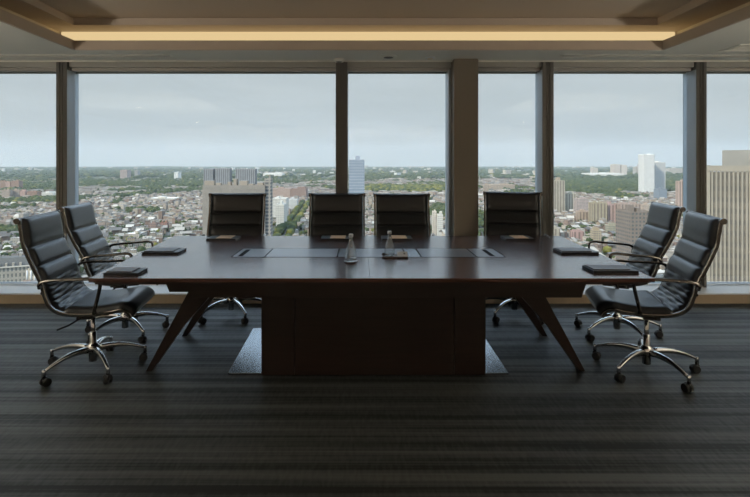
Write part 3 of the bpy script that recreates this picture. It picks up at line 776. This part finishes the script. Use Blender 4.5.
# the tan apartment houses on the right
AP = [(553.8, 565, 181, 214, 'tall tan apartment tower with stepped top beside the third mullion'), (565.5, 576, 194, 213, 'tan apartment block right of the stepped-top tower'), (577, 589, 199, 216, 'third tan apartment block right of the third mullion'),
      (579, 591, 212, 223, 'low tan block in front of the third apartment block'), (593, 607.3, 203.5, 225.5, 'wide tan apartment house with dark inner court right of centre window'), (608, 616, 205, 225, 'tan apartment house joined to the right of the wide one'),
      (621, 641, 204.5, 226, 'broad tan apartment slab with a flat roof above the right chairs'), (643.5, 649, 205, 216, 'dark tan house right of the broad slab'), (679, 687, 181.5, 209, 'pink-tan tower beside the fourth mullion'),
      (594, 601.5, 231, 246, 'tan tower low in front, above the right portfolios'), (553.5, 560, 229, 243, 'small tan house above the far right portfolio'), (609, 620, 226, 238, 'low tan house between the apartment slabs'), (573, 584, 232, 243, 'low pale house above the right end of the table')]
for a, b_, yt, yb, l in AP:
    rr = random.Random(int(a)); cc = tuple(x*rr.uniform(.9, 1.12) for x in rr.choice([TAN, TAN, PINK, BEIGE]))
    t_ = tower('apartment_house', a, b_, yt, yb, l, cc, rr.choice(['fac', 'fac_bay_shade', 'fac_bay_shade']), bits=3)
st = [o for o in bpy.data.objects if o.get('label', '').startswith('tall tan apartment tower with stepped')][0]
q = CB(); q.box(0, 0, 8, 8, Z_of(181, D_of(214))-GZ, Z_of(177.5, D_of(214))-GZ, 0, TAN, TAN); q.build('roof_turret', 'fac_plain', st)
tower('white_tower', 644, 654.5, 154.5, 194, 'tallest slim white tower on the right skyline', (.85, .85, .82), 'fac_strip', depth=40, bits=1)
tower('white_tower', 655.6, 665.5, 162.5, 193, 'pale grey tower joined right of the tallest white one', (.6, .6, .58), 'fac_strip', depth=40, bits=2)
tower('office_building', 659, 667, 189.5, 201, 'small grey glass block below the white towers', (.20, .22, .24), 'fac_glass', depth=30)
tower('far_tower', 615, 620.5, 164.5, 176, 'tan slab on the right skyline, left of a pair', (.52, .46, .40), depth=90)
tower('far_tower', 621.5, 627, 165, 176, 'tan slab on the right skyline, right of a pair', (.56, .50, .44), depth=90)
tower('far_tower', 641, 643.7, 164, 176, 'thin brown tower just left of the tallest white tower', (.36, .30, .26), depth=60)
tower('far_tower', 636, 640, 167, 175, 'small beige tower on the skyline left of the thin brown one', BEIGE, depth=60)
tower('warehouse', 592, 624, 173.5, 177.5, 'long white low building on the right skyline', (.66, .65, .62), roof=(.75, .74, .72), depth=200)
tower('far_tower', 593, 598, 168, 176, 'small tan far tower above the long white building', (.5, .45, .38), depth=60)
tower('far_tower', 670, 684, 168.5, 174, 'long pale far block right of the white towers', BEIGE, depth=100)

# grand pale building with slate mansard roof, low at the left edge
D = 492; cx = X_of(-12, D); gr = empty('grand_building', (cx, D+12, GZ), R(24), 'grand pale civic building with grey-blue mansard roof at the lower left', 'building')
STN = (.40, .36, .30); SLT = (.12, .12, .115)
b = CB(); b.box(0, 0, 62, 22, 0, 17, 0, STN, STN); b.build('block', 'fac_grand', gr)
b = CB(); b.box(0, 0, 64, 24, 17, 18.2, 0, (.56, .52, .45), (.56, .52, .45)); b.build('cornice', 'fac_plain', gr)
b = CB(); 
def frust(b, x0, x1, y0, y1, z0, z1, ins, col):
    A = [(x0, y0, z0), (x1, y0, z0), (x1, y1, z0), (x0, y1, z0)]; B = [(x0+ins, y0+ins, z1), (x1-ins, y0+ins, z1), (x1-ins, y1-ins, z1), (x0+ins, y1-ins, z1)]
    for i in range(4): b.quad([A[i], A[(i+1) % 4], B[(i+1) % 4], B[i]], col, None, 1)
    b.quad(B, col, None, 1)
frust(b, -31, 31, -11, 11, 18.2, 26, 5, SLT); b.build('mansard_roof', 'fac_plain', gr)
for x in range(-26, 27, 6):
    b = CB(); b.box(x, -10.4, 1.8, 2, 18.2, 21.6, 0, STN, STN); b.build('dormer', 'fac_plain', gr)
for x in (-18, 2, 20):
    b = CB(); b.box(x, 0, 1.6, 2.6, 24, 29.5, 0, STN, STN); b.build('chimney', 'fac_plain', gr)
FOOT.append((cx, D+12, 36))
D = 500; cx = X_of(46, D); gw = empty('pavilion_building', (cx, D+10, GZ), R(-14), 'pale columned pavilion with grey pyramid roof right of the grand mansard building', 'building')
b = CB(); b.box(0, 0, 44, 20, 0, 15, 0, (.46, .42, .35), STN); b.build('block', 'fac_grand', gw)
b = CB(); frust(b, -10, 10, -10, 10, 15, 23, 7, (.5, .5, .48)); b.build('pyramid_roof', 'fac_plain', gw)
for i in range(9):
    q = MB().lathe([(.7, .5), (.6, 13)], (-20+i*5, -10.6), 8); q.build('column', M['sill'], gw)
FOOT.append((cx, D+10, 28))

# --- low-rise streets
rg = random.Random(21)
AV = (X_of(285, 900), 900)     # avenue axis, runs away from the building
def avenue(x, y):
    """distance from the tree-lined avenue axis seen in the second window"""
    xa, ya, xb, yb = X_of(279, 800), 800., X_of(306, 1500), 1500.
    t_ = ((x-xa)*(xb-xa)+(y-ya)*(yb-ya))/((xb-xa)**2+(yb-ya)**2)
    if t_ < -.6 or t_ > 1.1: return 999
    return math.hypot(x-xa-t_*(xb-xa), y-ya-t_*(yb-ya))
def parkness(x, y):
    px = VX+x*FPX/y; py = VY+(EYE-GZ)*FPX/y
    n = noise.noise((x*.0016, y*.0010, 4.2))*.5+noise.noise((x*.006, y*.004, 1.2))*.28+noise.noise((x*.013, y*.009, 5.5))*.30
    k = n
    if 560 < px < 692 and 178 < py < 193: k += .55
    if 80 < px < 205 and 180 < py < 188: k += .35
    if 0 < px < 60 and 177 < py < 192: k += .30
    if 365 < px < 455 and 186.5 < py < 193: k += .6
    if 545 < px < 700 and 200 < py < 260: k -= .25
    return k
def clear(x, y, m=0):
    for (a, b_, r_) in FOOT:
        if (x-a)**2+(y-b_)**2 < (r_+m)**2: return False
    return avenue(x, y) > 22
houses = []; trees = []
ROOFS_L = [(.36, .34, .30), (.27, .255, .23), (.19, .18, .17), (.13, .125, .12), (.30, .27, .23), (.46, .44, .40), (.19, .15, .12), (.10, .095, .09), (.22, .20, .17)]
WALL_L = [(.25, .18, .14), (.31, .25, .19), (.35, .30, .24), (.42, .38, .32), (.20, .145, .115), (.32, .27, .22), (.28, .26, .23)]
def zone(x0w, y0, y1, ang, bx, by, road, hw, hd):
    ca, sa = math.cos(ang), math.sin(ang)
    Rr = int((y1*1.35)/min(bx+road, by+road))+2
    for i in range(-Rr, Rr):
        for j in range(-Rr, Rr):
            ox, oy = i*(bx+road), j*(by+road)
            wx, wy = ox*ca-oy*sa, ox*sa+oy*ca+ (y0+y1)/2
            if wy < y0-by or wy > y1+by: continue
            if abs(wx+.04*wy) > .84*wy+60: continue
            nrow = 2; 
            for rw in range(nrow):
                yy = oy+(-by/2+hd/2 if rw == 0 else by/2-hd/2)
                x = ox-bx/2
                while x < ox+bx/2-2:
                    ww = hw*rg.uniform(.7, 1.7); 
                    hx = x+ww/2; x += ww+(.0 if rg.random() < .75 else rg.uniform(2, 6))
                    px_, py_ = hx*ca-yy*sa, hx*sa+yy*ca+(y0+y1)/2
                    if py_ < y0 or py_ >= y1: continue
                    pk = parkness(px_, py_)
                    if pk > .20: continue
                    if not clear(px_, py_, hd*.5): continue
                    if rg.random() < .12: continue
                    houses.append((px_, py_, ww*.98, hd*rg.uniform(.75, 1.15), ang, rg.choice((6.5, 7.5, 9, 9.5, 10.5, 12)) * (1.5 if rg.random() < .06 else 1)))
                    if rg.random() < .95:
                        tx, ty = hx+rg.uniform(-4, 4), (oy+rg.uniform(-3, 3) if rg.random() < .6 else oy+(by/2+road*.3)*rg.choice((-1, 1)))
                        trees.append((tx*ca-ty*sa, tx*sa+ty*ca+(y0+y1)/2, rg.uniform(3, 6)))
zone(0, 430, 1000, R(17), 96, 38, 13, 6.5, 10)
zone(0, 1000, 1900, R(-12), 110, 46, 16, 9, 12.5)
zone(0, 1900, 3600, R(22), 170, 70, 26, 21, 24)
# parks and street trees
def scatter(y0, y1, n, rmin, rmax, thr):
    for _ in range(n):
        y = math.sqrt(rg.uniform(y0*y0, y1*y1)); x = rg.uniform(-.80, .84)*y
        if parkness(x, y) > thr and clear(x, y, 2): trees.append((x, y, rg.uniform(rmin, rmax)))
scatter(430, 1000, 9000, 3.2, 6, .24)
scatter(1000, 1900, 14000, 5, 9, .22)
scatter(1900, 3600, 26000, 7, 15, .15)
scatter(3600, 12500, 36000, 14, 34, -.04)
xa, ya, xb, yb = X_of(276, 700), 700., X_of(306, 1500), 1500.
for i in range(90):
    t_ = i/89; 
    for s_ in (-9, 9): trees.append((xa+(xb-xa)*t_+s_+rg.uniform(-2, 2), ya+(yb-ya)*t_+rg.uniform(-3, 3), rg.uniform(5, 8)))
# far sheds and blocks
for _ in range(5200):
    y = math.sqrt(rg.uniform(3600**2, 12500**2)); x = rg.uniform(-.8, .84)*y
    if noise.noise((x*.0005, y*.0008, 9))+rg.uniform(-.2, .2) > .02 and parkness(x, y) < .2 and clear(x, y, 40):
        houses.append((x, y, rg.uniform(18, 75), rg.uniform(18, 60), rg.uniform(0, 3), rg.choice((8, 9, 12, 12, 16, 22)) if rg.random() < .93 else rg.uniform(30, 60)))
def pix(x, y, z): return VX+x*FPX/y, VY-(z-EYE)*FPX/y
def seen(x, y, z):
    a, b_ = pix(x, y, z)
    if not (0 < a < 750 and 165 < b_ < 284): return False
    if b_ > 234 and 150 < a < 585: return False
    if (a < 160 or a > 575) and b_ > 262 and 30 < a: return False
    for (u0, u1, v0) in ((206, 265, 193), (309, 364, 193), (375, 429, 193), (484, 542, 193), (452, 480, 0), (20, 60, 215), (62, 105, 205), (335, 348, 0), (650, 685, 205), (690, 750, 0), (202, 271, 186), (631, 655, 213)):
        if u0 < a < u1 and b_ > v0: return False
    return True
# individual house kinds
def wallroof(k): rr_ = random.Random(k*13+1); return rr_.choice(WALL_L), rr_.choice(ROOFS_L)
kinds = []
for k_ in range(24):
    wc, rc = wallroof(k_); b = CB(); rr = random.Random(k_)
    if k_ % 4 == 0: b.gable(0, 0, 1, 1, 0, 1, 1.35, 0, wc, rc)
    else:
        b.box(0, 0, 1, 1, 0, 1, 0, wc, rc)
        b.box(rr.uniform(-.2, .2), rr.uniform(-.2, .2), .22, .2, 1, 1.16, 0, GREY, rc)
        b.box(-.42, 0, .05, .9, 1, 1.06, 0, wc, wc); b.box(.42, 0, .05, .9, 1, 1.06, 0, wc, wc)
    b.uv = [(u*9, v*8 if v >= 0 else v) for u, v in b.uv]
    kinds.append(b)
hs = sorted([h for h in houses], key=lambda h: h[1])
vis = [h for h in hs if seen(h[0], h[1], GZ+h[5])][:300]
vset = set(id(h) for h in vis)
protos = {}
for h_ in vis:
    k_ = rg.randrange(24)
    if k_ not in protos:
        o = kinds[k_].build('row_house', 'fac_small'); protos[k_] = o
    else: o = protos[k_].copy(); COL.objects.link(o)
    o.location = (h_[0], h_[1], GZ); o.scale = (h_[2], h_[3], h_[5]); o.rotation_euler = (0, 0, h_[4])
    tag(o, 'small low-rise house among the near city streets far below the windows', 'house', 'houses in the near city streets')
b = CB()
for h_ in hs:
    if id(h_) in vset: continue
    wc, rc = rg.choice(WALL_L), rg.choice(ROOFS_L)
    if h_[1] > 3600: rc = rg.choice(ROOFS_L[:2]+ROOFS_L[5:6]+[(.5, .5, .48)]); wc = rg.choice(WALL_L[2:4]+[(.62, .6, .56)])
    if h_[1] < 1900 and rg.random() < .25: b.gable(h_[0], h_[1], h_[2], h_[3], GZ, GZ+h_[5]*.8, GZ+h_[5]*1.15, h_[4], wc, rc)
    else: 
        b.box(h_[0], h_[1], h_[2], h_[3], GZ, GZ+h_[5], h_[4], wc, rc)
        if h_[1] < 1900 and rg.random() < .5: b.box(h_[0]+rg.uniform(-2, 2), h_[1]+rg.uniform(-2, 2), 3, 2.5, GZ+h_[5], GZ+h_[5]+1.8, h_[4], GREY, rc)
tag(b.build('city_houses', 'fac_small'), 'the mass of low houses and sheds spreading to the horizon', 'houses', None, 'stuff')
# trees
bm = bmesh.new(); bmesh.ops.create_icosphere(bm, subdivisions=1, radius=1); I1 = ([v.co.copy() for v in bm.verts], [[v.index for v in f.verts] for f in bm.faces]); bm.free()
bm = bmesh.new(); bmesh.ops.create_icosphere(bm, subdivisions=3, radius=1); I3 = ([v.co.copy() for v in bm.verts], [[v.index for v in f.verts] for f in bm.faces]); bm.free()
def treemesh(k_):
    vs = []
    for v in I3[0]:
        n = 1+.35*noise.noise(v*2.1+Vector((k_*7, 0, 0)))+.18*noise.noise(v*5+Vector((0, k_*5, 0)))
        vs.append((v.x*n, v.y*n, v.z*n*.85+1.25))
    return MB().add(vs, I3[1], True, 0).lathe([(.12, 0), (.09, .7)], n=6)
tp = []
ts = sorted(trees, key=lambda t: t[1])
tvis = [t for t in ts if seen(t[0], t[1], GZ+t[2])][:300]; tset = set(id(t) for t in tvis)
for i, t_ in enumerate(tvis):
    k_ = i % 8
    if len(tp) <= k_:
        mb = treemesh(k_); nleaf = len(I3[1]); mb.mi = [0]*nleaf+[1]*(len(mb.f)-nleaf)
        o = mb.build('broadleaf_tree', [M['leaf_yellow' if k_ == 3 else 'leaf'], M['bark']]); tp.append(o)
    else: o = tp[k_].copy(); COL.objects.link(o)
    o.location = (t_[0], t_[1], GZ); o.scale = (t_[2],)*3; o.rotation_euler = (0, 0, rg.uniform(0, 6))
    tag(o, 'round leafy tree between the houses far below the windows', 'tree', 'trees in the near city streets')
for nm, sel, mm, lab in (('woodland', lambda t: True, 'leaf', 'the mass of green trees and parks across the city'),):
    vs = []; fs = []; mi = []
    for t_ in ts:
        if id(t_) in tset: continue
        o0 = len(vs); s1, s2 = rg.uniform(.8, 1.25), rg.uniform(.6, 1.0); rz = rg.uniform(0, 6); c_, s_ = math.cos(rz), math.sin(rz); r_ = t_[2]
        for v in I1[0]: vs.append((t_[0]+(v.x*c_*s1-v.y*s_)*r_, t_[1]+(v.x*s_*s1+v.y*c_)*r_, GZ+(v.z*s2+.9)*r_*(1 if r_ < 12 else .55)))
        py_ = VY+(EYE-GZ)*FPX/t_[1]; px_ = VX+t_[0]*FPX/t_[1]
        yl = 1 if (rg.random() < .06 or (186 < py_ < 193 and 365 < px_ < 455 and rg.random() < .6) or (avenue(t_[0], t_[1]) < 14 and rg.random() < .4)) else 0
        for f in I1[1]: fs.append([i_+o0 for i_ in f]); mi.append(yl)
    mb = MB(); mb.v = vs; mb.f = fs; mb.sm = [True]*len(fs); mb.mi = mi
    me = bpy.data.meshes.new(nm); me.from_pydata(vs, [], fs); me.polygons.foreach_set('use_smooth', mb.sm); me.materials.append(M['leaf']); me.materials.append(M['leaf_yellow']); me.polygons.foreach_set('material_index', mi); me.update()
    o = bpy.data.objects.new(nm, me); COL.objects.link(o); tag(o, lab, 'trees', None, 'stuff')
# avenue roadway
dx, dy = xb-xa, yb-ya; L_ = math.hypot(dx, dy); nx, ny = -dy/L_*7, dx/L_*7
tag(MB().add([(xa+nx, ya+ny, GZ+.05), (xa-nx, ya-ny, GZ+.05), (xb-nx, yb-ny, GZ+.05), (xb+nx, yb+ny, GZ+.05)], [(0, 1, 2, 3)]).build('avenue', M['asphalt']), kind='structure')

# air haze over the city: a low bank of scattering air
hz = MB().box(-17000, 17000, 90, 16300, GZ-2, 520)
m = bpy.data.materials.new('city_haze'); m.use_nodes = True; nt = m.node_tree; nt.nodes.clear()
o_ = nt.nodes.new('ShaderNodeOutputMaterial'); vs_ = nt.nodes.new('ShaderNodeVolumeScatter')
vs_.inputs['Color'].default_value = (.44, .51, .58, 1); vs_.inputs['Density'].default_value = 0.7e-4; vs_.inputs['Anisotropy'].default_value = .1
lk(nt, vs_.outputs[0], o_.inputs['Volume'])
tag(hz.build('haze', m), 'thin blue-grey haze hanging over the distant city', 'haze', None, 'stuff')
